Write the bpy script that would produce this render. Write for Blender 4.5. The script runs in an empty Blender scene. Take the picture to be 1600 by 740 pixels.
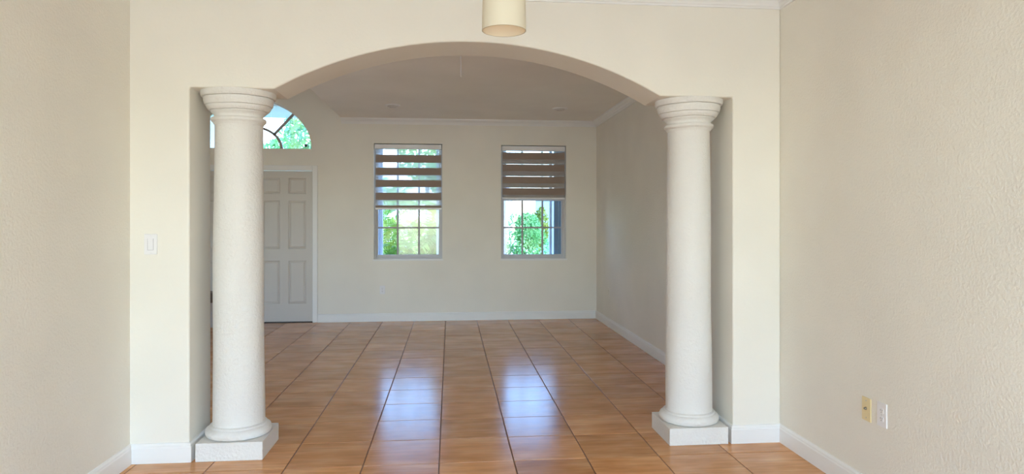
import bpy, bmesh, math, random
from mathutils import Vector, Matrix
C = bpy.context.scene.collection
PI = math.pi
R = random.Random(7)

# ------------------------------------------------------------------ camera
cam_d = bpy.data.cameras.new('camera')
cam = bpy.data.objects.new('camera', cam_d); C.objects.link(cam)
cam.location = (0, 0, 1.38)
cam.rotation_euler = (PI / 2, 0, -0.1001)
cam_d.sensor_width = 36
cam_d.lens = 1057.3 / 1600 * 36
cam_d.shift_x = -0.00602
cam_d.shift_y = -0.01608
cam_d.clip_start = 0.05
bpy.context.scene.camera = cam

# ------------------------------------------------------------------ world, sun, daylight, exposure
SKY = 2.2
SUN = 6.0
DAY = 84
FAR_FILL = 26
world = bpy.data.worlds.new('World'); bpy.context.scene.world = world
world.use_nodes = True
wn = world.node_tree.nodes; wl = world.node_tree.links
sky = wn.new('ShaderNodeTexSky'); sky.sky_type = 'NISHITA'; sky.sun_disc = False
sky.sun_elevation = math.radians(52); sky.sun_rotation = math.radians(120)
sky.air_density = 1.3; sky.dust_density = 0.4; sky.ozone_density = 2.0
tint = wn.new('ShaderNodeMix'); tint.data_type = 'RGBA'; tint.blend_type = 'MULTIPLY'; tint.inputs[0].default_value = 1.0
tint.inputs[7].default_value = (0.76, 0.97, 1.28, 1)      # white balance of the daylight
wl.new(sky.outputs[0], tint.inputs[6]); wl.new(tint.outputs[2], wn['Background'].inputs[0]); wn['Background'].inputs[1].default_value = SKY

sun_d = bpy.data.lights.new('sun', 'SUN'); sun = bpy.data.objects.new('sun', sun_d); C.objects.link(sun)
sun_d.energy = SUN; sun_d.angle = math.radians(0.6); sun_d.color = (1, 0.95, 0.86)
sun.rotation_euler = Vector((-0.62, 0.28, -0.95)).to_track_quat('-Z', 'Y').to_euler()

def area(name, loc, rot, sx, sy, power, col):
    d = bpy.data.lights.new(name, 'AREA'); d.shape = 'RECTANGLE'; d.size = sx; d.size_y = sy
    d.energy = power; d.color = col
    o = bpy.data.objects.new(name, d); C.objects.link(o); o.location = loc; o.rotation_euler = rot
    return o
# daylight of the big glazed opening in the wall behind the camera: sky light coming down, patio bounce going up
l1 = area('skylight_rear_opening', (0.12, -1.55, 1.3), (PI / 2 - math.radians(38), 0, 0), 3.3, 2.0, DAY * 0.45, (0.90, 0.99, 1.08))
l2 = area('patio_bounce_rear_opening', (0.12, -1.54, 1.0), (PI / 2 + math.radians(52), 0, 0), 3.3, 1.9, DAY * 0.92, (1.02, 1.0, 0.87))
# added fill lamp in the unseen foyer gap, brightening the far room and ceiling
area('fill_far_room', (-3.15, 4.44, 1.1), (PI / 2 + 0.95, 0, -0.45), 0.9, 1.6, FAR_FILL, (1.0, 0.99, 0.95))
bpy.context.scene.cycles.diffuse_bounces = 8
bpy.context.scene.cycles.max_bounces = 14
bpy.context.scene.cycles.transparent_max_bounces = 24

vs = bpy.context.scene.view_settings
vs.view_transform = 'Standard'; vs.look = 'None'; vs.exposure = -0.42; vs.gamma = 1.0
vs.use_curve_mapping = False

# ------------------------------------------------------------------ materials
def mat(name, col=(0.8, 0.8, 0.8), rough=0.5, spec=0.5, metal=0.0):
    m = bpy.data.materials.new(name); m.use_nodes = True
    b = m.node_tree.nodes['Principled BSDF']
    b.inputs['Base Color'].default_value = (*col, 1)
    b.inputs['Roughness'].default_value = rough
    b.inputs['Specular IOR Level'].default_value = spec
    b.inputs['Metallic'].default_value = metal
    return m, m.node_tree.nodes, m.node_tree.links, b

def noise_node(n, l, scale, detail=2.0, rough=0.5, coord='Object', stretch=None):
    tc = n.new('ShaderNodeTexCoord'); t = n.new('ShaderNodeTexNoise')
    t.inputs['Scale'].default_value = scale; t.inputs['Detail'].default_value = detail
    t.inputs['Roughness'].default_value = rough
    if stretch:
        mp = n.new('ShaderNodeMapping'); mp.inputs['Scale'].default_value = stretch
        l.new(tc.outputs[coord], mp.inputs[0]); l.new(mp.outputs[0], t.inputs['Vector'])
    else:
        l.new(tc.outputs[coord], t.inputs['Vector'])
    return t

def bump(n, l, b, src, strength, dist):
    bp = n.new('ShaderNodeBump'); bp.inputs['Strength'].default_value = strength
    bp.inputs['Distance'].default_value = dist
    l.new(src, bp.inputs['Height']); l.new(bp.outputs[0], b.inputs['Normal'])
    return bp

def ramp(n, l, src, stops):
    r = n.new('ShaderNodeValToRGB'); e = r.color_ramp.elements
    while len(e) < len(stops): e.new(0.5)
    for k, (p, c) in enumerate(stops):
        e[k].position = p; e[k].color = (*c, 1)
    l.new(src, r.inputs[0]); return r

def painted(name, col, rough, scale, strength, dist, detail=3, var=0.03, spec=0.4):
    m, n, l, b = mat(name, col, rough, spec)
    t = noise_node(n, l, scale, detail, 0.55)
    r0 = ramp(n, l, t.outputs[0], [(0.35, (0, 0, 0)), (0.68, (1, 1, 1))])
    bump(n, l, b, r0.outputs[0], strength, dist)
    t2 = noise_node(n, l, 1.7, 2)
    rr = ramp(n, l, t2.outputs[0], [(0.3, tuple(c * (1 - var) for c in col)), (0.7, tuple(min(1, c * (1 + var)) for c in col))])
    l.new(rr.outputs[0], b.inputs['Base Color'])
    return m

M = {}
M['wall'] = painted('wall_paint', (0.805, 0.775, 0.70), 0.55, 75, 0.35, 0.004)
M['wall_smooth'] = painted('smooth_wall_paint', (0.805, 0.775, 0.70), 0.55, 60, 0.12, 0.003)
M['ceiling'] = painted('ceiling_paint', (0.86, 0.84, 0.79), 0.8, 60, 0.2, 0.003)
M['trim'] = painted('trim_gloss_paint', (0.82, 0.82, 0.81), 0.35, 20, 0.05, 0.001, var=0.01)
M['plaster'] = painted('column_stucco', (0.76, 0.745, 0.715), 0.65, 60, 0.5, 0.0045, detail=5, var=0.02)
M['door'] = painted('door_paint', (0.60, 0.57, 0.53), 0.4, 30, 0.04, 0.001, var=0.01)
M['alu'] = mat('white_window_aluminium', (0.56, 0.55, 0.56), 0.45)[0]
M['muntin_alu'] = mat('shaded_muntin_aluminium', (0.36, 0.34, 0.34), 0.5)[0]  # backlit shade of the muntins put into a darker colour
M['plastic'] = mat('white_plastic', (0.80, 0.79, 0.80), 0.35)[0]
M['ivory'] = mat('ivory_plastic', (0.78, 0.64, 0.36), 0.35)[0]
M['dark'] = mat('dark_slot', (0.03, 0.03, 0.03), 0.6)[0]
M['steel'] = mat('brushed_steel', (0.6, 0.6, 0.6), 0.35, metal=1.0)[0]
M['bronze'] = mat('dark_threshold', (0.07, 0.06, 0.05), 0.5)[0]
M['shutter'] = mat('pale_shutter_metal', (0.55, 0.58, 0.70), 0.5)[0]
M['shutter_dark'] = mat('slate_shutter_metal', (0.13, 0.17, 0.21), 0.5)[0]
M['stucco'] = painted('porch_stucco', (0.75, 0.75, 0.76), 0.8, 30, 0.3, 0.004)

def tile_material():
    m, n, l, b = mat('terracotta_tile', (0.4, 0.2, 0.1), 0.3, 0.26)
    tc = n.new('ShaderNodeTexCoord'); oi = n.new('ShaderNodeObjectInfo')
    sc = n.new('ShaderNodeVectorMath'); sc.operation = 'SCALE'; sc.inputs['Scale'].default_value = 0.37
    l.new(oi.outputs['Location'], sc.inputs[0])
    rv = n.new('ShaderNodeVectorMath'); rv.operation = 'ADD'
    cb = n.new('ShaderNodeCombineXYZ'); mu = n.new('ShaderNodeMath'); mu.operation = 'MULTIPLY'; mu.inputs[1].default_value = 53.0
    l.new(oi.outputs['Random'], mu.inputs[0]); l.new(mu.outputs[0], cb.inputs[2])
    l.new(tc.outputs['Object'], rv.inputs[0]); l.new(cb.outputs[0], rv.inputs[1])
    def nz(scale, st, det):
        mp = n.new('ShaderNodeMapping'); mp.inputs['Scale'].default_value = st
        l.new(rv.outputs[0], mp.inputs[0])
        t = n.new('ShaderNodeTexNoise'); t.inputs['Scale'].default_value = scale; t.inputs['Detail'].default_value = det
        l.new(mp.outputs[0], t.inputs['Vector']); return t
    blot = nz(3.2, (1, 2.2, 1), 3); streak = nz(6, (0.6, 7, 1), 4)
    r1 = ramp(n, l, blot.outputs[0], [(0.28, (0.50, 0.225, 0.078)), (0.5, (0.61, 0.300, 0.120)), (0.74, (0.70, 0.400, 0.195))])
    r2 = ramp(n, l, streak.outputs[0], [(0.3, (0.86, 0.84, 0.82)), (0.7, (1.10, 1.10, 1.10))])
    mx = n.new('ShaderNodeMix'); mx.data_type = 'RGBA'; mx.blend_type = 'MULTIPLY'; mx.inputs[0].default_value = 1
    l.new(r1.outputs[0], mx.inputs[6]); l.new(r2.outputs[0], mx.inputs[7])
    r3 = ramp(n, l, oi.outputs['Random'], [(0, (0.88, 0.86, 0.84)), (1, (1.10, 1.09, 1.08))])
    mx2 = n.new('ShaderNodeMix'); mx2.data_type = 'RGBA'; mx2.blend_type = 'MULTIPLY'; mx2.inputs[0].default_value = 1
    l.new(mx.outputs[2], mx2.inputs[6]); l.new(r3.outputs[0], mx2.inputs[7])
    l.new(mx2.outputs[2], b.inputs['Base Color'])
    rr = n.new('ShaderNodeMapRange'); rr.inputs[3].default_value = 0.15; rr.inputs[4].default_value = 0.24
    l.new(blot.outputs[0], rr.inputs[0]); l.new(rr.outputs[0], b.inputs['Roughness'])
    return m
M['tile'] = tile_material()
M['grout'] = painted('grout', (0.24, 0.15, 0.11), 0.85, 90, 0.3, 0.002, var=0.15, spec=0.1)

def glass_material(name, tint=(1, 1, 1)):
    m = bpy.data.materials.new(name); m.use_nodes = True
    n = m.node_tree.nodes; l = m.node_tree.links; n.clear()
    o = n.new('ShaderNodeOutputMaterial'); mx = n.new('ShaderNodeMixShader'); fr = n.new('ShaderNodeFresnel')
    tr = n.new('ShaderNodeBsdfTransparent'); gl = n.new('ShaderNodeBsdfGlossy')
    tr.inputs[0].default_value = (*tint, 1); gl.inputs['Roughness'].default_value = 0.02; fr.inputs[0].default_value = 1.45
    l.new(fr.outputs[0], mx.inputs[0]); l.new(tr.outputs[0], mx.inputs[1]); l.new(gl.outputs[0], mx.inputs[2]); l.new(mx.outputs[0], o.inputs[0])
    return m
M['glass'] = glass_material('window_glass', (0.95, 0.97, 0.98))

def fabric(name, col, transp, trans):
    m = bpy.data.materials.new(name); m.use_nodes = True
    n = m.node_tree.nodes; l = m.node_tree.links; n.clear()
    o = n.new('ShaderNodeOutputMaterial'); a = n.new('ShaderNodeMixShader'); c = n.new('ShaderNodeMixShader')
    d = n.new('ShaderNodeBsdfDiffuse'); t = n.new('ShaderNodeBsdfTranslucent'); x = n.new('ShaderNodeBsdfTransparent')
    d.inputs[0].default_value = (*col, 1); t.inputs[0].default_value = (*col, 1)
    a.inputs[0].default_value = trans; c.inputs[0].default_value = transp
    l.new(d.outputs[0], a.inputs[1]); l.new(t.outputs[0], a.inputs[2])
    l.new(a.outputs[0], c.inputs[1]); l.new(x.outputs[0], c.inputs[2]); l.new(c.outputs[0], o.inputs[0])
    return m
M['band'] = fabric('taupe_blind_fabric', (0.34, 0.27, 0.23), 0.0, 0.10)
M['sheer'] = fabric('sheer_blind_mesh', (0.85, 0.86, 0.88), 0.70, 0.5)
M['shade'] = fabric('frosted_cream_glass', (0.60, 0.53, 0.41), 0.0, 0.14)

def leaf_mat(name, c1, c2, scale=3):
    m, n, l, b = mat(name, c1, 0.45, 0.4)
    t = noise_node(n, l, scale, 3)
    oi = n.new('ShaderNodeObjectInfo'); ad = n.new('ShaderNodeMath'); ad.operation = 'MULTIPLY_ADD'; ad.inputs[1].default_value = 0.35
    l.new(oi.outputs['Random'], ad.inputs[0]); l.new(t.outputs[0], ad.inputs[2])
    r = ramp(n, l, ad.outputs[0], [(0.48, c1), (0.85, c2)])
    l.new(r.outputs[0], b.inputs['Base Color'])
    tr = n.new('ShaderNodeBsdfTranslucent'); mx = n.new('ShaderNodeMixShader'); mx.inputs[0].default_value = 0.4
    l.new(r.outputs[0], tr.inputs[0]); l.new(b.outputs[0], mx.inputs[1]); l.new(tr.outputs[0], mx.inputs[2])
    l.new(mx.outputs[0], n['Material Output'].inputs[0])
    return m
M['leaf_palm'] = leaf_mat('palm_leaf', (0.16, 0.34, 0.07), (0.42, 0.52, 0.12))
M['leaf_gold'] = leaf_mat('golden_palm_leaf', (0.30, 0.31, 0.04), (0.13, 0.25, 0.04))
M['leaf_green'] = leaf_mat('shrub_leaf', (0.16, 0.42, 0.14), (0.38, 0.58, 0.22))
M['leaf_teal'] = leaf_mat('tree_leaf', (0.16, 0.38, 0.24), (0.48, 0.58, 0.14), 1.2)
M['bark'] = painted('bark', (0.22, 0.17, 0.12), 0.9, 20, 0.6, 0.01, var=0.2)
M['lawn'] = painted('lawn', (0.20, 0.34, 0.12), 0.9, 60, 0.8, 0.03, var=0.3)
M['paving'] = painted('street_paving', (0.62, 0.56, 0.48), 0.9, 30, 0.3, 0.01, var=0.1)
M['fence'] = painted('pale_garden_wall', (0.30, 0.42, 0.55), 0.8, 30, 0.2, 0.004)
M['house'] = painted('neighbour_wall', (0.70, 0.60, 0.52), 0.8, 30, 0.2, 0.004)
M['roof'] = painted('neighbour_roof', (0.50, 0.42, 0.38), 0.8, 10, 0.4, 0.02, var=0.15)
M['card'] = mat('grey_box_card', (0.42, 0.37, 0.33), 0.8)[0]
M['lid'] = mat('dark_brown_lid', (0.10, 0.07, 0.05), 0.6)[0]

# ------------------------------------------------------------------ helpers
def link(name, me, m, parent=None, kind=None, smooth=False):
    if m is not None and len(me.materials) == 0: me.materials.append(m)
    if smooth:
        for p in me.polygons: p.use_smooth = True
        me.set_sharp_from_angle(angle=math.radians(32))
    o = bpy.data.objects.new(name, me); C.objects.link(o)
    if parent is not None: o.parent = parent
    if kind: o['kind'] = kind
    return o

def obj(name, bm, m, parent=None, kind=None, smooth=False, recalc=True):
    if recalc: bmesh.ops.recalc_face_normals(bm, faces=bm.faces)
    me = bpy.data.meshes.new(name); bm.to_mesh(me); bm.free()
    return link(name, me, m, parent, kind, smooth)

def bevel(o, w, seg=2, ang=40):
    b = o.modifiers.new('bevel', 'BEVEL'); b.width = w; b.segments = seg; b.limit_method = 'ANGLE'
    b.angle_limit = math.radians(ang); b.harden_normals = False
    return o

def box(bm, x0, x1, y0, y1, z0, z1):
    v = [bm.verts.new(p) for p in ((x0, y0, z0), (x1, y0, z0), (x1, y1, z0), (x0, y1, z0), (x0, y0, z1), (x1, y0, z1), (x1, y1, z1), (x0, y1, z1))]
    for f in ((0, 3, 2, 1), (4, 5, 6, 7), (0, 1, 5, 4), (1, 2, 6, 5), (2, 3, 7, 6), (3, 0, 4, 7)): bm.faces.new([v[i] for i in f])

def boxes(*bs):
    bm = bmesh.new()
    for b in bs: box(bm, *b)
    return bm

def prism_xz(pts, y0, y1, bm=None):
    bm = bm or bmesh.new()
    a = [bm.verts.new((x, y0, z)) for x, z in pts]; b = [bm.verts.new((x, y1, z)) for x, z in pts]
    bm.faces.new(a); bm.faces.new(b[::-1])
    n = len(pts)
    for i in range(n): bm.faces.new((a[i], b[i], b[(i + 1) % n], a[(i + 1) % n]))
    return bm

def sweep(path, prof, bm=None, closed_prof=True):
    """mitred sweep of profile (out, up) along a polyline in the XY plane; 'out' is to the right of travel"""
    bm = bm or bmesh.new(); n = len(path); rings = []
    for i, (x, y, z) in enumerate(path):
        ds = []
        if i > 0: ds.append(Vector((x - path[i - 1][0], y - path[i - 1][1])).normalized())
        if i < n - 1: ds.append(Vector((path[i + 1][0] - x, path[i + 1][1] - y)).normalized())
        ns = [Vector((d.y, -d.x)) for d in ds]
        nn = sum(ns, Vector((0, 0))).normalized(); k = 1 / max(0.3, nn.dot(ns[0]))
        rings.append([bm.verts.new((x + nn.x * o * k, y + nn.y * o * k, z + u)) for o, u in prof])
    m = len(prof)
    for i in range(n - 1):
        for j in range(m):
            bm.faces.new((rings[i][j], rings[i][(j + 1) % m], rings[i + 1][(j + 1) % m], rings[i + 1][j]))
    bm.faces.new(rings[0]); bm.faces.new(rings[-1][::-1])
    return bm

def lathe(prof, seg=48, bm=None, c=(0, 0), caps=True):
    bm = bm or bmesh.new(); rs = []
    for r, z in prof:
        rs.append([bm.verts.new((c[0] + r * math.cos(2 * PI * k / seg), c[1] + r * math.sin(2 * PI * k / seg), z)) for k in range(seg)])
    for i in range(len(rs) - 1):
        for k in range(seg):
            bm.faces.new((rs[i][k], rs[i][(k + 1) % seg], rs[i + 1][(k + 1) % seg], rs[i + 1][k]))
    if caps: bm.faces.new(rs[0][::-1]); bm.faces.new(rs[-1])
    return bm

def empty(name, loc, label=None, cat=None, group=None, kind=None, rz=0.0):
    o = bpy.data.objects.new(name, None); C.objects.link(o); o.location = loc; o.rotation_euler = (0, 0, rz)
    tag(o, label, cat, group, kind); return o

def tag(o, label=None, cat=None, group=None, kind=None):
    if label: o['label'] = label
    if cat: o['category'] = cat
    if group: o['group'] = group
    if kind: o['kind'] = kind
    return o

# ------------------------------------------------------------------ dimensions
XL, XR = -1.81, 2.055            # side walls of the near room
YF, YM = 4.045, 4.395            # front and back face of the arched wall
YB, YBO = 9.40, 9.62             # far wall, inner and outer face
CH, CHF = 2.775, 3.80            # ceilings: rooms, foyer
XS = -1.475                      # edge of the low ceiling towards the foyer
XFO = -3.75                      # foyer side wall
OL, OR, OZ = -1.487, 1.745, 2.143   # opening
AL, AR, AZ = -1.017, 1.284, 2.446   # arch
W1 = (-1.040, -0.109, 0.843, 2.436)
W2 = (0.706, 1.621, 0.838, 2.430)
FC, FRX, FRZ, FZ = -2.66, 0.79, 0.672, 2.349
DX0, DX1, DZ = -3.377, -1.853, 2.055

# ------------------------------------------------------------------ structure
obj('wall_left', boxes((XL - 0.15, XL, -1.75, YF, 0, CH)), M['wall'], kind='structure')
obj('wall_right', boxes((XR, XR + 0.2, -1.75, YBO, -0.1, CH)), M['wall'], kind='structure')
obj('wall_rear', boxes((XL, -1.55, -1.75, -1.6, 0, CH), (1.80, XR, -1.75, -1.6, 0, CH), (-1.55, 1.80, -1.75, -1.6, 2.3, CH)), M['wall_smooth'], kind='structure')
obj('sky_blocker_rear', boxes((XL - 1.5, XR + 1.5, -4.6, -1.75, 2.45, 2.6)), M['stucco'], kind='structure')  # added out of view to cut high sky light at the rear opening
obj('patio_slab', boxes((XL - 1.5, XR + 1.5, -6.0, -1.75, -0.2, -0.05)), M['paving'], kind='structure')
obj('wall_foyer', boxes((XFO - 0.15, XFO, YM, YB, 0, CHF)), M['wall_smooth'], kind='structure')

# arched wall between the rooms
hw = (AR - AL) / 2; cx = (AR + AL) / 2; rise = AZ - OZ; rad = (hw * hw + rise * rise) / (2 * rise); a0 = math.asin(hw / rad)
outline = [(XFO, 0), (-3.65, 0), (-3.65, 2.2), (-2.78, 2.2), (-2.78, 0), (OL, 0), (OL, OZ), (AL, OZ)]  # unseen gap added at the foyer end to let light into the far room
for k in range(1, 64):
    t = -a0 + 2 * a0 * k / 64
    outline.append((cx + rad * math.sin(t), AZ - rad + rad * math.cos(t)))
outline += [(AR, OZ), (OR, OZ), (OR, 0), (XR, 0), (XR, CHF), (XFO, CHF)]
wm = obj('wall_middle', prism_xz(outline, YF, YM), M['wall_smooth'], kind='structure')
bevel(wm, 0.010, 3, 60)

# far wall, openings for two windows, the fanlight and the double door
bm = boxes((XFO, DX0, YB, YBO, 0, CHF), (DX1, W1[0], YB, YBO, 0, CH), (W1[1], W2[0], YB, YBO, 0, CH), (W2[1], XR, YB, YBO, 0, CH),
           (W1[0], W1[1], YB, YBO, 0, W1[2]), (W1[0], W1[1], YB, YBO, W1[3], CH), (W2[0], W2[1], YB, YBO, 0, W2[2]), (W2[0], W2[1], YB, YBO, W2[3], CH),
           (DX1, XR, YB, YBO, CH, CHF), (DX0, DX1, YB, YBO, DZ, FZ))
arc = [(FC + FRX * math.cos(PI - PI * k / 40), FZ + FRZ * math.sin(PI * k / 40)) for k in range(41)]
prism_xz([(DX0, FZ)] + arc + [(DX1, FZ), (DX1, CHF), (DX0, CHF)], YB, YBO, bm)
obj('wall_back', bm, M['wall_smooth'], kind='structure')

# ceilings
cl = obj('ceiling', boxes((XL, XR, -1.75, YF, CH, CH + 0.12), (XS, XR, YM, YB, CH, CH + 0.12)), M['ceiling'], kind='structure')
obj('wall_soffit', boxes((XS, XS + 0.1, YM, YB, CH + 0.12, CHF)), M['wall_smooth'], kind='structure')
cf = obj('ceiling_foyer', boxes((XFO, XS, YM, YB, CHF, CHF + 0.12)), M['ceiling'], kind='structure')

# floor bed (grout) and tiles
GX, GY, S = -0.0625, 3.875, 0.4268
floor = obj('floor', boxes((XFO, XR, YM, YB, -0.12, -0.0035), (XL, XR, -1.75, YM, -0.12, -0.0035)), M['grout'], kind='structure')
def tile_mesh(w, d):
    bm = bmesh.new(); box(bm, -w / 2, w / 2, -d / 2, d / 2, -0.010, 0.0)
    top = [e for e in bm.edges if all(v.co.z > -0.001 for v in e.verts)]
    bmesh.ops.bevel(bm, geom=top, offset=0.0022, segments=2, affect='EDGES', profile=0.6)
    bmesh.ops.recalc_face_normals(bm, faces=bm.faces)
    me = bpy.data.meshes.new('tile'); bm.to_mesh(me); bm.free(); me.materials.append(M['tile']); return me
cache = {}
G = 0.0032
for j in range(-6, 13):
    y0, y1 = GY + j * S + G, GY + (j + 1) * S - G
    for i in range(-10, 6):
        x0, x1 = GX + i * S + G, GX + (i + 1) * S - G
        lo = XL + 0.003 if y0 < YM else XFO + 0.003
        if y0 < YM < y1 and x1 < XL: continue
        a, b_, c_, d_ = max(x0, lo), min(x1, XR - 0.003), max(y0, 0), min(y1, YB - 0.003)
        if b_ - a < 0.03 or d_ - c_ < 0.015: continue
        key = (round(b_ - a, 3), round(d_ - c_, 3))
        if key not in cache: cache[key] = tile_mesh(*key)
        t = bpy.data.objects.new('tile', cache[key]); C.objects.link(t); t.parent = floor
        t.location = ((a + b_) / 2, (c_ + d_) / 2, R.uniform(-0.0006, 0.0002))
        t.rotation_euler = (R.uniform(-0.0006, 0.0006), R.uniform(-0.0006, 0.0006), 0)

# baseboards (profile: out, up)
BP = [(0, 0), (0.015, 0), (0.015, 0.085), (0.012, 0.092), (0.012, 0.100), (0.007, 0.110), (0, 0.112)]
def base(name, path):
    o = obj(name, sweep(path, BP), M['trim'], kind='structure'); return o
base('baseboard_left', [(XL, -1.6, 0.0), (XL, YF, 0.0), (OL, YF, 0.0), (OL, YM, 0.0), (XL - 0.3, YM, 0.0)])
base('baseboard_right', [(XR, YB, 0.0), (XR, YM, 0.0), (OR, YM, 0.0), (OR, YF, 0.0), (XR, YF, 0.0), (XR, -1.6, 0.0)])
base('baseboard_back', [(-1.785, YB, 0.0), (XR - 0.015, YB, 0.0)])

# crown moulding (profile: out, up from ceiling line)
CP = [(0, -0.078), (0.010, -0.078), (0.012, -0.068), (0.018, -0.064), (0.022, -0.052), (0.034, -0.036), (0.052, -0.026), (0.056, -0.018), (0.064, -0.014), (0.066, 0), (0, 0)]
def crown(name, path): return obj(name, sweep(path, CP), M['trim'], kind='structure')
crown('trim_1', [(XL, -1.6, CH), (XL, YF, CH), (XR, YF, CH), (XR, -1.6, CH)])
crown('trim_2', [(XS + 0.001, YB + 0.0, CH), (XR, YB, CH), (XR, YM, CH)])

# ------------------------------------------------------------------ columns
def column(x, y, label, seed, rb, rt):
    root = empty('column', (x, y, 0), label, 'column', 'white plaster columns under the arch')
    rr = random.Random(seed)
    bm = bmesh.new(); box(bm, -0.1865, 0.1865, -0.1865, 0.1865, 0.0, 0.105)
    bmesh.ops.subdivide_edges(bm, edges=bm.edges, cuts=7, use_grid_fill=True)
    for v in bm.verts:
        if v.co.z > 0.001: v.co += Vector((rr.uniform(-1, 1), rr.uniform(-1, 1), rr.uniform(-1, 1) * 0.6)) * 0.0005
    bevel(obj('plinth', bm, M['plaster'], root), 0.003, 2, 50)
    T = [(0.150, 0.105), (0.170, 0.106), (0.181, 0.112), (0.187, 0.124), (0.187, 0.136), (0.181, 0.150), (0.171, 0.158), (0.163, 0.161), (0.160, 0.170), (0.152, 0.174), (0.145, 0.175)]
    o = obj('torus_base', lathe(T, 64), M['plaster'], root, smooth=True)
    n = 26; sh = []
    for k in range(n + 1):
        t = k / n; r = rb + (rt - rb) * (t ** 1.3)
        sh.append((r, 0.172 + t * (1.972 - 0.172)))
    bm = lathe(sh, 64)
    ph = rr.uniform(0, 6)
    for v in bm.verts:
        a = math.atan2(v.co.y, v.co.x); z = v.co.z
        d = 0.0012 * math.sin(3 * a + 2.1 * z + ph) + 0.0010 * math.sin(5 * a - 4.3 * z + ph) + 0.0012 * math.sin(6.1 * z + 2 * a)
        v.co.x *= 1 + d / 0.14; v.co.y *= 1 + d / 0.14
    obj('shaft', bm, M['plaster'], root, smooth=True)
    q = 0.212 / 0.215
    K = [(rt, 1.945), (rt + 0.006, 1.953), (rt + 0.008, 1.960), (0.150, 1.964), (0.156, 1.971), (0.157, 1.979), (0.154, 1.986), (0.146, 1.990), (0.1385, 1.992),
         (0.137, 1.999), (0.1385, 2.006), (0.144, 2.013), (0.152, 2.019), (0.157, 2.024), (0.158, 2.0285), (0.1545, 2.030), (0.1675, 2.032), (0.172, 2.037), (0.179, 2.046), (0.1830, 2.055), (0.1830, 2.059), (0.1795, 2.0605),
         (0.1895, 2.0625), (0.193, 2.070), (0.1965, 2.085), (0.198, 2.098), (0.1960, 2.105), (0.1915, 2.107), (0.2065, 2.109), (0.211, 2.116), (0.213, 2.124), (0.2125, 2.1425)]
    bm = lathe(K, 72)
    for v in bm.verts:
        a = math.atan2(v.co.y, v.co.x)
        if v.co.z < 2.14:
            v.co.z += 0.0016 * math.sin(2 * a + ph) + 0.0009 * math.sin(5 * a + 1.3 * ph)
    obj('capital', bm, M['plaster'], root, smooth=True)
    return root
column(-1.2635, 4.2165, 'white plaster column nearest the light switch, in front of the door', 3, 0.146, 0.136)
column(1.524, 4.2165, 'white plaster column nearer the ivory wall plate, at the right end of the arch', 9, 0.146, 0.133)

# ------------------------------------------------------------------ windows
def pane(parent, x0, x1, z0, z1, y):
    o = obj('pane', boxes((x0, x1, y - 0.002, y + 0.002, z0, z1)), M['glass'], parent)
def window(name, W, mx, top_row=2.02):
    x0, x1, z0, z1 = W
    root = empty(name, ((x0 + x1) / 2, YB, z0), kind='structure')
    def P(nm, bm, m, par=None):
        o = obj(nm, bm, m, par or root)
        if par is None: o.location = -root.location; 
        return o
    fy0, fy1 = 9.50, 9.57
    P('window_frame', boxes((x0, x0 + 0.026, fy0, fy1, z0, z1), (x1 - 0.026, x1, fy0, fy1, z0, z1), (x0 + .026, x1 - .026, fy0, fy1, z0, z0 + 0.03), (x0 + .026, x1 - .026, fy0, fy1, z1 - 0.03, z1)), M['alu'])
    zm = 1.675
    P('window_sill', bm_sill(x0, x1, z0), M['trim'])
    for nm, za, zb, y, rw in (('lower_sash', z0 + 0.03, zm + 0.018, 9.52, 0.022), ('upper_sash', zm - 0.018, z1 - 0.03, 9.548, 0.022)):
        xa, xb = x0 + 0.026, x1 - 0.026
        s = P(nm, boxes((xa, xa + rw, y, y + 0.024, za, zb), (xb - rw, xb, y, y + 0.024, za, zb), (xa + rw, xb - rw, y, y + 0.024, za, za + 0.034), (xa + rw, xb - rw, y, y + 0.024, zb - 0.034, zb)), M['alu'])
        zc = 1.280 if nm == 'lower_sash' else top_row
        for m_ in mx: obj('muntin', boxes((m_ - 0.0125, m_ + 0.0125, y + 0.002, y + 0.022, za + 0.034, zb - 0.034)), M['muntin_alu'], s)
        es = [xa + rw] + list(mx) + [xb - rw]
        for k in range(3):
            l_ = es[k] + (0.011 if k else 0); r_ = es[k + 1] - (0.011 if k < 2 else 0)
            obj('muntin', boxes((l_, r_, y + 0.002, y + 0.022, zc - 0.011, zc + 0.011)), M['muntin_alu'], s)
            pane(s, l_, r_, za + 0.034, zc - 0.011, y + 0.012)
            pane(s, l_, r_, zc + 0.011, zb - 0.034, y + 0.012)
    return root
def bm_sill(x0, x1, z0):
    return boxes((x0 - 0.012, x1 + 0.012, YB - 0.022, YB, z0 - 0.014, z0 + 0.008), (x0, x1, YB, 9.50, z0, z0 + 0.008))
window('window_1', W1, (-0.726, -0.433))
window('window_2', W2, (1.015, 1.302))

# fanlight
fan = empty('window_3', (FC, YB, FZ), kind='structure')
def F(nm, bm, m):
    o = obj(nm, bm, m, fan); o.location = -fan.location; return o
def ell(rx, rz, n=40): return [(FC + rx * math.cos(PI * k / n), FZ + rz * math.sin(PI * k / n)) for k in range(n + 1)]
def band(rx, rz, w, y0, y1, zb=0.0):
    o_ = ell(rx, rz); i_ = ell(rx - w, rz - w); bm = bmesh.new()
    for k in range(40):
        q = [o_[k], o_[k + 1], i_[k + 1], i_[k]]
        a = [bm.verts.new((x, y0, max(z, FZ + zb))) for x, z in q]; b = [bm.verts.new((x, y1, max(z, FZ + zb))) for x, z in q]
        bm.faces.new(a); bm.faces.new(b[::-1])
        for e in range(4): bm.faces.new((a[e], b[e], b[(e + 1) % 4], a[(e + 1) % 4]))
    return bm
F('window_frame', band(FRX, FRZ, 0.016, 9.51, 9.56), M['trim'])
F('window_rail', boxes((FC - FRX + 0.02, FC + FRX - 0.02, 9.51, 9.56, FZ, FZ + 0.012)), M['trim'])
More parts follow.
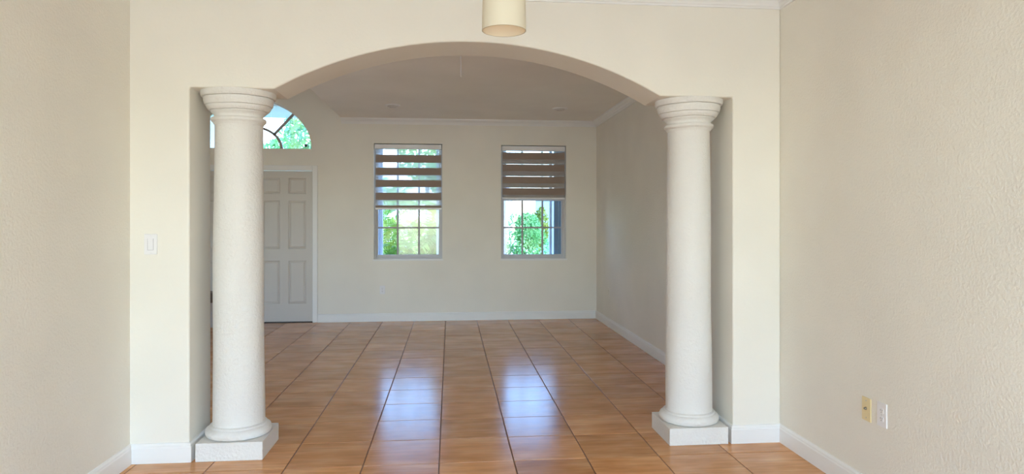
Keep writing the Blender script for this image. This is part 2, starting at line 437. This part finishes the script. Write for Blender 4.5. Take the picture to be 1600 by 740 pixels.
M['muntin_grey'] = mat('grey_muntin_paint', (0.34, 0.31, 0.29), 0.5)[0]
F('muntin', band(0.385, 0.317, 0.034, 9.52, 9.545, 0.012), M['muntin_grey'])
def radial(sx):
    p0 = Vector((FC + sx * 0.268, FZ + 0.204)); p1 = Vector((FC + sx * 0.530, FZ + 0.490)); d = (p1 - p0).normalized(); nn = Vector((-d.y, d.x)) * 0.017
    return prism_xz([tuple(p0 + nn), tuple(p1 + nn), tuple(p1 - nn), tuple(p0 - nn)], 9.52, 9.545)
F('muntin', radial(1), M['muntin_grey']); F('muntin', radial(-1), M['muntin_grey'])
def sector(a, b, r0, r1, n=12):
    o_ = [(FC + (FRX - 0.016) * math.cos(a + (b - a) * k / n), FZ + 0.012 + (FRZ - 0.028) * math.sin(a + (b - a) * k / n)) for k in range(n + 1)]
    i_ = [(FC + 0.358 * math.cos(a + (b - a) * k / n), FZ + 0.012 + 0.290 * math.sin(a + (b - a) * k / n)) for k in range(n + 1)]
    return o_, i_
for a, b in ((0, PI * 0.262), (PI * 0.262, PI * 0.738), (PI * 0.738, PI)):
    o_, i_ = sector(a, b, 0, 0); F('pane', prism_xz(o_ + i_[::-1], 9.531, 9.535), M['glass'])
F('pane', prism_xz([(FC + 0.358 * math.cos(PI * k / 24), FZ + 0.012 + 0.290 * math.sin(PI * k / 24)) for k in range(25)], 9.531, 9.535), M['glass'])
sb = bmesh.new(); bmesh.ops.create_cone(sb, cap_ends=True, segments=20, radius1=0.021, radius2=0.018, depth=0.02, matrix=Matrix.Translation((-1.968, 9.515, 2.407)) @ Matrix.Rotation(PI / 2, 4, 'X'))
tag(obj('glass_sensor', sb, M['dark']), 'small round dark sensor stuck in the lower corner of the arched window', 'sensor')

# ------------------------------------------------------------------ double door
def door_leaf(name, x0, x1, knob_side):
    w = x1 - x0; y0, y1 = 9.425, 9.465
    zs = [(0.255, 0.835), (0.995, 1.648), (1.742, 1.955)]
    st, mu = 0.088, 0.112
    pw = (w - 2 * st - mu) / 2
    xs = [(x0 + st, x0 + st + pw), (x1 - st - pw, x1 - st)]
    bs = [(x0, xs[0][0], y0, y1, 0.012, DZ - 0.006), (xs[1][1], x1, y0, y1, 0.012, DZ - 0.006), (xs[0][1], xs[1][0], y0, y1, 0.012, DZ - 0.006)]
    for a, b in xs:
        zz = 0.012
        for z0, z1 in zs: bs.append((a, b, y0, y1, zz, z0)); zz = z1
        bs.append((a, b, y0, y1, zz, DZ - 0.006))
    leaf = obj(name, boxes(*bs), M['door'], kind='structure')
    for a, b in xs:
        for z0, z1 in zs:
            bm = bmesh.new()
            ins = [(0, 0.0), (0.009, 0.011), (0.016, 0.012), (0.034, 0.003)]
            rings = [[bm.verts.new(p) for p in ((a + i, y0 + d, z0 + i), (b - i, y0 + d, z0 + i), (b - i, y0 + d, z1 - i), (a + i, y0 + d, z1 - i))] for i, d in ins]
            for k in range(len(rings) - 1):
                for e in range(4): bm.faces.new((rings[k][e], rings[k][(e + 1) % 4], rings[k + 1][(e + 1) % 4], rings[k + 1][e]))
            bm.faces.new(rings[-1])
            bk = [bm.verts.new(p) for p in ((a, y1 - 0.002, z0), (b, y1 - 0.002, z0), (b, y1 - 0.002, z1), (a, y1 - 0.002, z1))]
            bm.faces.new(bk[::-1])
            for e in range(4): bm.faces.new((rings[0][e], bk[e], bk[(e + 1) % 4], rings[0][(e + 1) % 4]))
            obj('panel', bm, M['door'], leaf)
    kx = x0 + 0.055 if knob_side < 0 else x1 - 0.055
    bm = lathe([(0.026, 0), (0.026, 0.006), (0.010, 0.010), (0.010, 0.035), (0.022, 0.042), (0.027, 0.055), (0.022, 0.066), (0.005, 0.070)], 24)
    bmesh.ops.transform(bm, matrix=Matrix.Translation((kx, y0, 0.95)) @ Matrix.Rotation(PI / 2, 4, 'X'), verts=bm.verts)
    obj('door_knob', bm, M['steel'], leaf, smooth=True)
    return leaf
mid = (DX0 + DX1) / 2
door_leaf('door_1', mid + 0.002, DX1 - 0.004, -1)
door_leaf('door_2', DX0 + 0.004, mid - 0.002, 1)
bevel(obj('trim_3', boxes((DX1, DX1 + 0.066, YB - 0.018, YB, 0, DZ + 0.07), (DX0 - 0.066, DX0, YB - 0.018, YB, 0, DZ + 0.07), (DX0, DX1, YB - 0.018, YB, DZ, DZ + 0.07),
                          ), M['trim'], kind='structure'), 0.005, 2)
obj('trim_4', boxes((DX0, DX1, 9.46, 9.60, -0.002, 0.012), (DX0, DX1, 9.40, 9.46, -0.003, 0.006)), M['bronze'], kind='structure')

# ------------------------------------------------------------------ roller blinds
def blind(name, label, W, fx0, fx1, zt, bands, back, sheers, zbar, barh):
    x0, x1, z0, z1 = W
    root = empty(name, ((x0 + x1) / 2, YB + 0.04, z1), label, 'blind')
    off = -Vector(root.location)
    def P(nm, bm, m, par=None, lab=None):
        o = obj(nm, bm, m, par or root); o.location = off if par is None else (0, 0, 0)
        if lab: o['label'] = lab
        return o
    c = P('cassette', boxes((x0 + 0.011, x1 - 0.011, YB + 0.004, YB + 0.075, zt + 0.004, z1 - 0.012)), M['plastic']); bevel(c, 0.004, 2)
    yf, yb = 9.447, 9.462
    for a, b in bands: P('fabric_band', boxes((fx0, fx1, yf, yf + 0.0008, a, b)), M['band'])
    for a, b in back: P('fabric_band', boxes((fx0, fx1, yb, yb + 0.0008, a, b)), M['band'])
    for a, b in sheers: P('sheer_band', boxes((fx0, fx1, yf, yf + 0.0006, a, b)), M['sheer'])
    br = P('bottom_bar', boxes((fx0 - 0.002, fx1 + 0.002, yf - 0.006, yb + 0.006, zbar, zbar + barh)), M['plastic']); bevel(br, 0.003, 2)
    # bead chain
    bm = bmesh.new(); xx = x1 - 0.012
    for k in range(44):
        bmesh.ops.create_icosphere(bm, subdivisions=1, radius=0.0028, matrix=Matrix.Translation((xx, YB + 0.030 + (0.012 if k % 2 else 0), zt - 0.01 - 0.021 * (k // 2) * 1.0)))
    P('bead_chain', bm, M['plastic'])
    return root
z1b = [(2.178, 2.284), (2.006, 2.107), (1.842, 1.939), (1.665, 1.763)]
blind('zebra_blind', 'taupe and sheer striped roller blind with open stripes, window nearest the door', W1, -1.019, -0.123, 2.359,
      z1b + [(1.555, 1.589)], [],
      [(2.284, 2.362), (2.107, 2.178), (1.939, 2.006), (1.763, 1.842), (1.589, 1.665)], 1.530, 0.024)
pit = 0.168
fb = []; bb = []
for k, zt_ in enumerate((2.333, 2.167, 1.997, 1.835)):
    zb_ = (2.172, 2.002, 1.840, 1.692)[k]
    fb.append((zt_ - 0.095, zt_)); bb.append((zb_, zb_ + 0.085))
blind('zebra_blind', 'taupe roller blind with closed overlapping stripes, window farther from the door', W2, 0.727, 1.612, 2.350,
      fb, bb, [(2.333, 2.352), (2.167, 2.238), (1.997, 2.072), (1.835, 1.902), (1.690, 1.740)], 1.680, 0.022)

# ------------------------------------------------------------------ electrical plates
def plate(name, label, loc, rz, kind, m, cat):
    root = empty(name, loc, label, cat, rz=rz)
    w, h = 0.072, 0.116
    bm = bmesh.new(); box(bm, -w / 2, w / 2, -0.006, 0, -h / 2, h / 2)
    pl = bevel(obj('cover_plate', bm, m, root), 0.003, 2)
    def screw(z):
        b = lathe([(0.0032, 0), (0.003, 0.0012), (0.001, 0.0016)], 12)
        bmesh.ops.transform(b, matrix=Matrix.Translation((0, -0.006, z)) @ Matrix.Rotation(PI / 2, 4, 'X'), verts=b.verts)
        obj('screw', b, M['steel'] if kind != 'rocker' else m, root)
    if kind == 'duplex':
        for s in (1, -1):
            b = bmesh.new(); cz = s * 0.0195
            pts = [(0.0165 * math.cos(t) , max(-0.0125, min(0.0125, 0.0165 * math.sin(t))) + cz) for t in [2 * PI * k / 24 for k in range(24)]]
            prism_xz(pts, -0.0078, -0.005, b); rc = obj('receptacle', b, m, root)
            obj('slot', boxes((-0.0075, -0.0055, -0.0082, -0.0076, cz - 0.001, cz + 0.007), (0.0055, 0.0075, -0.0082, -0.0076, cz, cz + 0.007), (-0.002, 0.002, -0.0082, -0.0076, cz - 0.009, cz - 0.005)), M['dark'], rc)
        screw(0)
    elif kind == 'rocker':
        b = bmesh.new(); box(b, -0.0165, 0.0165, -0.0072, -0.004, -0.0335, 0.0335); fr = obj('rocker_frame', b, m, root)
        b = prism_xz([(-0.0145, -0.031), (0.0145, -0.031), (0.0145, 0.031), (-0.0145, 0.031)], -0.0078, -0.006)
        for v in b.verts:
            if v.co.y < -0.007: v.co.y -= 0.002 * (v.co.z / 0.031)
        obj('rocker', b, m, root); obj('rocker_gap', boxes((-0.0165, -0.0150, -0.0076, -0.0070, -0.032, 0.032), (0.0150, 0.0165, -0.0076, -0.0070, -0.032, 0.032), (-0.0165, 0.0165, -0.0076, -0.0070, -0.0335, -0.0318)), mat('switch_gap', (0.45, 0.43, 0.45), 0.6)[0], root)
        screw(0.048); screw(-0.048)
    else:
        b = lathe([(0.0065, 0), (0.0065, 0.004), (0.0045, 0.009), (0.0045, 0.011)], 16)
        bmesh.ops.transform(b, matrix=Matrix.Translation((0, -0.0055, 0.004)) @ Matrix.Rotation(PI / 2, 4, 'X'), verts=b.verts)
        obj('cable_jack', b, mat('jack_metal', (0.22, 0.20, 0.16), 0.4, metal=1.0)[0], root); screw(0.042); screw(-0.042)
    return root
plate('light_switch', 'white rocker light switch on the pale pier beside the column', (-1.696, YF, 1.245), 0, 'rocker', M['plastic'], 'switch')
plate('wall_outlet', 'small white wall outlet below the window with the open striped blind', (-0.923, YB, 0.432), 0, 'duplex', M['plastic'], 'outlet')
plate('wall_outlet', 'white wall outlet beside the ivory plate on the near wall', (XR, 3.041, 0.453), -PI / 2, 'duplex', M['plastic'], 'outlet')
plate('cable_plate', 'ivory cable socket plate on the near wall', (XR, 3.162, 0.447), -PI / 2, 'cable', M['ivory'], 'socket')
plate('wall_outlet', 'pale wall outlet on the side wall close to the far corner', (XR, 8.645, 0.448), -PI / 2, 'duplex', M['wall_smooth'], 'outlet')
plate('wall_outlet', 'pale wall outlet seen in the gap between the column and the pier', (XR, 5.185, 0.450), -PI / 2, 'duplex', M['wall_smooth'], 'outlet')

# ------------------------------------------------------------------ ceiling fittings
def downlight(x, y, label, tilt):
    root = empty('recessed_light', (x, y, CH), label, 'light', 'recessed lights in the far ceiling')
    obj('trim_ring', lathe([(0.066, -0.001), (0.066, -0.010), (0.078, -0.012), (0.092, -0.006), (0.094, 0.0)], 40, caps=False), M['trim'], root, smooth=True)
    g = mat('eyeball_grey', (0.62, 0.60, 0.57), 0.5)[0]
    bm = lathe([(0.064, -0.003), (0.060, -0.016), (0.046, -0.026), (0.040, -0.026), (0.036, -0.008), (0.002, -0.006)], 32, caps=False)
    obj('eyeball', bm, g, root, smooth=True)
downlight(-0.695, 8.30, 'recessed ceiling light in front of the window nearest the door', 0)
downlight(1.360, 8.33, 'recessed ceiling light in front of the window near the far corner', 0)
bm = bmesh.new(); bmesh.ops.create_cone(bm, cap_ends=True, segments=8, radius1=0.003, radius2=0.003, depth=0.275, matrix=Matrix.Translation((0.083, 5.3, CH - 0.1375)))
tag(obj('hanging_cord', bm, M['plastic']), 'thin white cord hanging from the ceiling just behind the arch', 'cord')

# pendant lamp
px_, py_, pz_ = 0.1574, 1.984, 1.937
root = empty('pendant_lamp', (px_, py_, pz_), 'cream frosted glass cylinder pendant lamp hanging in front of the arch', 'lamp')
n = 10; H = 0.26; outer = []; inner = []
for k in range(n + 1):
    t = k / n; r = 0.0650 - 0.0022 * (t * H / 0.1) * 0.9
    outer.append((r, t * H)); inner.append((r - 0.0035, t * H))
prof = [(0.020, H), (outer[-1][0] - 0.012, H)] + outer[::-1] + inner[:-1] + [(inner[-1][0], H - 0.004), (0.020, H - 0.004)]
obj('lamp_shade', lathe(prof, 64, caps=False), M['shade'], root, smooth=True)
obj('lamp_socket', lathe([(0.018, H - 0.05), (0.020, H - 0.05), (0.022, H - 0.002), (0.024, H + 0.03), (0.010, H + 0.045)], 24), M['steel'], root, smooth=True)
mb, nb, lb, bb_ = mat('lit_bulb', (1, 0.9, 0.75), 0.4); bb_.inputs['Emission Color'].default_value = (1, 0.84, 0.66, 1); bb_.inputs['Emission Strength'].default_value = 16.0
obj('bulb', lathe([(0.012, H - 0.05), (0.014, H - 0.065), (0.026, H - 0.09), (0.028, H - 0.105), (0.022, H - 0.122), (0.008, H - 0.131)], 24), mb, root, smooth=True)
obj('lamp_rod', lathe([(0.004, H + 0.045), (0.004, CH - pz_ - 0.02)], 12), M['steel'], root)
obj('canopy', lathe([(0.006, CH - pz_ - 0.028), (0.055, CH - pz_ - 0.022), (0.060, CH - pz_)], 32), M['steel'], root, smooth=True)

# box beside the door, seen in the gap next to the column
root = empty('storage_box', (-3.24, 9.20, 0), 'grey box with dark brown lid on the floor before the door, seen beside the column', 'box')
obj('body', boxes((-0.20, 0.20, -0.13, 0.14, 0, 0.335)), M['card'], root)
bevel(obj('lid', boxes((-0.21, 0.21, -0.14, 0.15, 0.32, 0.445)), M['lid'], root), 0.006, 2)

# ------------------------------------------------------------------ outside: accordion shutters
def shutter(x0, x1, n, m, label, y=9.66, z0=0.80, z1=2.5):
    root = empty('storm_shutter', ((x0 + x1) / 2, y, z0), label, 'shutter')
    for k in range(n):
        a = x0 + (x1 - x0) * k / n; b = x0 + (x1 - x0) * (k + 0.86) / n
        o = obj('blade', prism_xz([(a, z0), (b, z0), (b, z1), (a, z1)], y + 0.010 * (k % 2), y + 0.06 + 0.010 * (k % 2)), m, root)
        o.location = -Vector(root.location)
    for z in (z0 - 0.02, z1):
        o = obj('track', boxes((x0 - 0.02, x1 + 0.02, y - 0.01, y + 0.09, z, z + 0.02)), m, root); o.location = -Vector(root.location)
shutter(-1.06, -0.939, 3, M['shutter'], 'pale folded storm shutter outside, door side of the striped blind window')
shutter(-0.194, -0.09, 3, M['shutter'], 'pale folded storm shutter outside, far side of the striped blind window')
shutter(0.69, 0.802, 3, M['shutter'], 'pale folded storm shutter outside, door side of the closed blind window')
shutter(1.493, 1.70, 3, M['shutter_dark'], 'slate grey folded storm shutter outside, corner side of the closed blind window')
shutter(1.425, 1.468, 1, M['shutter'], 'narrow pale shutter blade outside next to the slate grey shutter', y=9.66)

# ------------------------------------------------------------------ outside: ground, porch, plants
obj('ground', boxes((-30, 30, YBO, 19, -0.4, -0.15)), M['lawn'], kind='structure')
obj('street', boxes((-30, 30, 19, 60, -0.4, -0.14)), M['paving'], kind='structure')
obj('porch_slab', boxes((XFO - 0.4, -1.3, YBO, 10.9, -0.15, -0.03)), M['paving'], kind='structure')
obj('porch_ceiling', boxes((XFO - 0.6, -1.25, YBO, 10.75, 2.96, 3.45)), M['stucco'], kind='structure')
obj('porch_wall', boxes((XFO - 0.1, -3.50, YBO, 10.75, -0.15, 2.96)), M['stucco'], kind='structure')

def frond_mesh(name, L, droop, m, seed, leaflets=20, ll=0.40, lw=0.052):
    rr = random.Random(seed); bm = bmesh.new()
    pts = []
    for k in range(leaflets + 1):
        t = k / leaflets
        pts.append(Vector((L * (t - 0.25 * t * t * droop), 0, L * (0.75 * t - droop * 0.9 * t * t))))
    for k in range(leaflets):
        a, b = pts[k], pts[k + 1]; w = 0.010 * (1 - 0.8 * k / leaflets)
        v = [bm.verts.new(a + Vector((0, -w, 0))), bm.verts.new(b + Vector((0, -w, 0))), bm.verts.new(b + Vector((0, w, 0))), bm.verts.new(a + Vector((0, w, 0)))]
        bm.faces.new(v)
    for k in range(3, leaflets + 1):
        t = k / leaflets; p = pts[k]; tan = (pts[k] - pts[k - 1]).normalized()
        le = ll * (0.45 + 0.9 * math.sin(PI * min(1, t * 0.85 + 0.1))) * rr.uniform(0.85, 1.1)
        for s in (-1, 1):
            d = (tan * 0.75 + Vector((0, s * 0.85, 0.25))).normalized()
            q = p + d * le * 0.5 + Vector((0, 0, 0.02)); e = p + d * le + Vector((0, 0, -0.10 * le / ll * rr.uniform(0.6, 1.5)))
            sd = tan.cross(d).cross(d).normalized() * lw * 0.5
            v = [bm.verts.new(p), bm.verts.new(q + sd), bm.verts.new(e), bm.verts.new(q - sd)]
            bm.faces.new(v)
    bmesh.ops.recalc_face_normals(bm, faces=bm.faces)
    me = bpy.data.meshes.new(name); bm.to_mesh(me); bm.free(); me.materials.append(m); return me

def palm(x, y, h, n, m, label, seed, L=1.5):
    root = empty('areca_palm', (x, y, -0.15), label, 'palm', 'palms outside the windows'); rr = random.Random(seed)
    meshes = [frond_mesh('frond', L * f, d, m, seed + k) for k, (f, d) in enumerate(((1.0, 0.8), (0.85, 1.1), (1.1, 0.55)))]
    for k in range(4):
        bm = bmesh.new(); hh = h * rr.uniform(0.3, 0.5); dx, dy = rr.uniform(-0.2, 0.2), rr.uniform(-0.15, 0.15)
        bmesh.ops.create_cone(bm, cap_ends=True, segments=10, radius1=0.035, radius2=0.025, depth=hh, matrix=Matrix.Translation((dx, dy, hh / 2)))
        obj('stem', bm, M['bark'], root)
    for k in range(n):
        o = bpy.data.objects.new('frond', meshes[k % 3]); C.objects.link(o); o.parent = root
        o.location = (rr.uniform(-0.2, 0.2), rr.uniform(-0.2, 0.2), h * rr.uniform(0.10, 0.55))
        o.rotation_euler = (rr.uniform(-0.3, 0.3), -rr.uniform(0.0, 0.75), 2 * PI * (k * 0.382) + rr.uniform(-0.3, 0.3))
palm(-1.5, 15.4, 2.7, 30, M['leaf_palm'], 'bright green feathery palm outside the striped blind window', 11, 1.3)
palm(-0.45, 12.4, 2.2, 26, M['leaf_gold'], 'yellow green feathery palm outside the striped blind window', 23, 1.2)

def foliage(bm, rr, c, r, n, size):
    for _ in range(n):
        th_, ph = rr.uniform(0, 2 * PI), math.acos(rr.uniform(-1, 1)); q = rr.uniform(0.72, 1.0) ** 0.5
        d = Vector((math.sin(ph) * math.cos(th_), math.sin(ph) * math.sin(th_), math.cos(ph)))
        p = Vector(c) + Vector((d.x * r[0], d.y * r[1], d.z * r[2])) * q
        u = Vector((rr.gauss(0, 1), rr.gauss(0, 1), rr.gauss(0, 1))).normalized(); w = u.cross(d + Vector((0.01, 0.02, 0))).normalized()
        s = size * rr.uniform(0.6, 1.3)
        v = [bm.verts.new(p - u * s), bm.verts.new(p + w * s * 0.42), bm.verts.new(p + u * s), bm.verts.new(p - w * s * 0.42)]
        bm.faces.new(v)

def bush(name, x, y, blobs, m, label, cat, seed, size, trunk=None, n=700, group=None):
    root = empty(name, (x, y, -0.15), label, cat, group); rr = random.Random(seed)
    bm = bmesh.new()
    for (dx, dy, z, rx, ry, rz) in blobs: foliage(bm, rr, (dx, dy, z), (rx, ry, rz), n, size)
    obj('foliage', bm, m, root, kind='stuff', recalc=False)
    bm = bmesh.new(); top = blobs[0][2]
    for (dx, dy, z, rx, ry, rz) in blobs[:6]:
        p0 = Vector((dx * 0.15, dy * 0.15, 0)); p1 = Vector((dx, dy, z)); d = p1 - p0
        mt = Matrix.Translation((p0 + p1) / 2) @ d.to_track_quat('Z', 'Y').to_matrix().to_4x4()
        bmesh.ops.create_cone(bm, cap_ends=True, segments=8, radius1=trunk or 0.03, radius2=(trunk or 0.03) * 0.4, depth=d.length, matrix=mt)
    obj('trunk' if trunk else 'stem', bm, M['bark'], root)
bush('leafy_shrub', 1.25, 12.6, [(0, 0, 0.95, 0.42, 0.4, 0.75), (0.30, 0.1, 0.8, 0.35, 0.35, 0.7), (-0.15, 0.2, 0.55, 0.35, 0.3, 0.55), (0.18, -0.1, 1.35, 0.25, 0.25, 0.35)],
     M['leaf_green'], 'round green shrub outside the closed blind window', 'shrub', 5, 0.034, n=1700)
bush('croton_shrub', 1.72, 13.6, [(0, 0, 0.9, 0.16, 0.2, 0.85), (0.12, 0, 1.4, 0.14, 0.2, 0.4)], M['leaf_gold'], 'slim yellow leaved shrub behind the round green one', 'shrub', 6, 0.06, n=420)
bush('street_tree', -3.60, 20.0, [(0, 0, 4.2, 1.15, 1.1, 1.05), (0.45, 0.2, 3.4, 0.95, 0.9, 0.8), (0.25, -0.2, 5.1, 0.8, 0.8, 0.8), (-0.15, 0.3, 2.9, 0.8, 0.8, 0.7)], M['leaf_teal'],
     'leafy tree seen through the arched window above the door', 'tree', 8, 0.10, trunk=0.10, n=1900)
bush('street_tree', -4.6, 24.0, [(0, 0, 3.6, 1.6, 1.4, 1.5), (1.2, 0, 3.0, 1.2, 1.2, 1.1), (-1.2, 0, 3.2, 1.2, 1.2, 1.1)], M['leaf_green'],
     'rounded tree farther off behind the palms', 'tree', 12, 0.14, trunk=0.14, n=900)
bush('street_tree', -0.9, 27.0, [(0, 0, 4.0, 1.2, 1.1, 1.0), (0.9, 0, 3.2, 0.9, 0.9, 0.8)], M['leaf_palm'],
     'tall pale tree behind the upper panes of the striped blind window', 'tree', 14, 0.14, trunk=0.14, n=900)
bush('tall_hedge', -1.6, 18.4, [(k * 0.7 - 1.4, 0, 0.8, 0.6, 0.4, 0.85) for k in range(5)], M['leaf_palm'], 'tall loose hedge behind the palms', 'hedge', 31, 0.07, n=900)
# low hedge, garden wall and neighbouring house
bush('low_hedge', -1.3, 17.3, [(k * 0.45 - 1.2, 0, 0.30, 0.36, 0.3, 0.32) for k in range(7)], M['leaf_green'], 'low clipped hedge along the lawn behind the palms', 'hedge', 17, 0.05, n=420)
root = empty('garden_wall', (4.4, 18.0, -0.15), 'pale blue garden wall across the lawn, behind the slate grey shutter', 'wall')
obj('wall_panel', boxes((-2.1, 3, 0, 0.2, 0, 2.15)), M['fence'], root)
obj('coping', boxes((-2.14, 3.04, -0.04, 0.24, 2.15, 2.22)), M['stucco'], root)
root = empty('neighbour_house', (-5.5, 38.0, -0.15), 'pale house with a grey tiled roof across the street', 'house')
obj('house_wall', boxes((-9, 9, 0, 6, 0, 3.0)), M['house'], root)
bm = bmesh.new(); v = [bm.verts.new(p) for p in ((-9.6, -0.6, 3), (9.6, -0.6, 3), (9.6, 6.6, 3), (-9.6, 6.6, 3), (-6, 3, 4.8), (6, 3, 4.8))]
for f in ((0, 1, 5, 4), (1, 2, 5), (2, 3, 4, 5), (3, 0, 4), (0, 3, 2, 1)): bm.faces.new([v[i] for i in f])
obj('roof', bm, M['roof'], root)
for k in range(4): 
    w_ = obj('window', boxes((-7.5 + k * 4, -6 + k * 4, -0.05, 0.02, 1.0, 2.3)), M['stucco'], root)
    obj('pane', boxes((-7.4 + k * 4, -6.1 + k * 4, -0.07, -0.051, 1.1, 2.2)), M['shutter_dark'], w_)
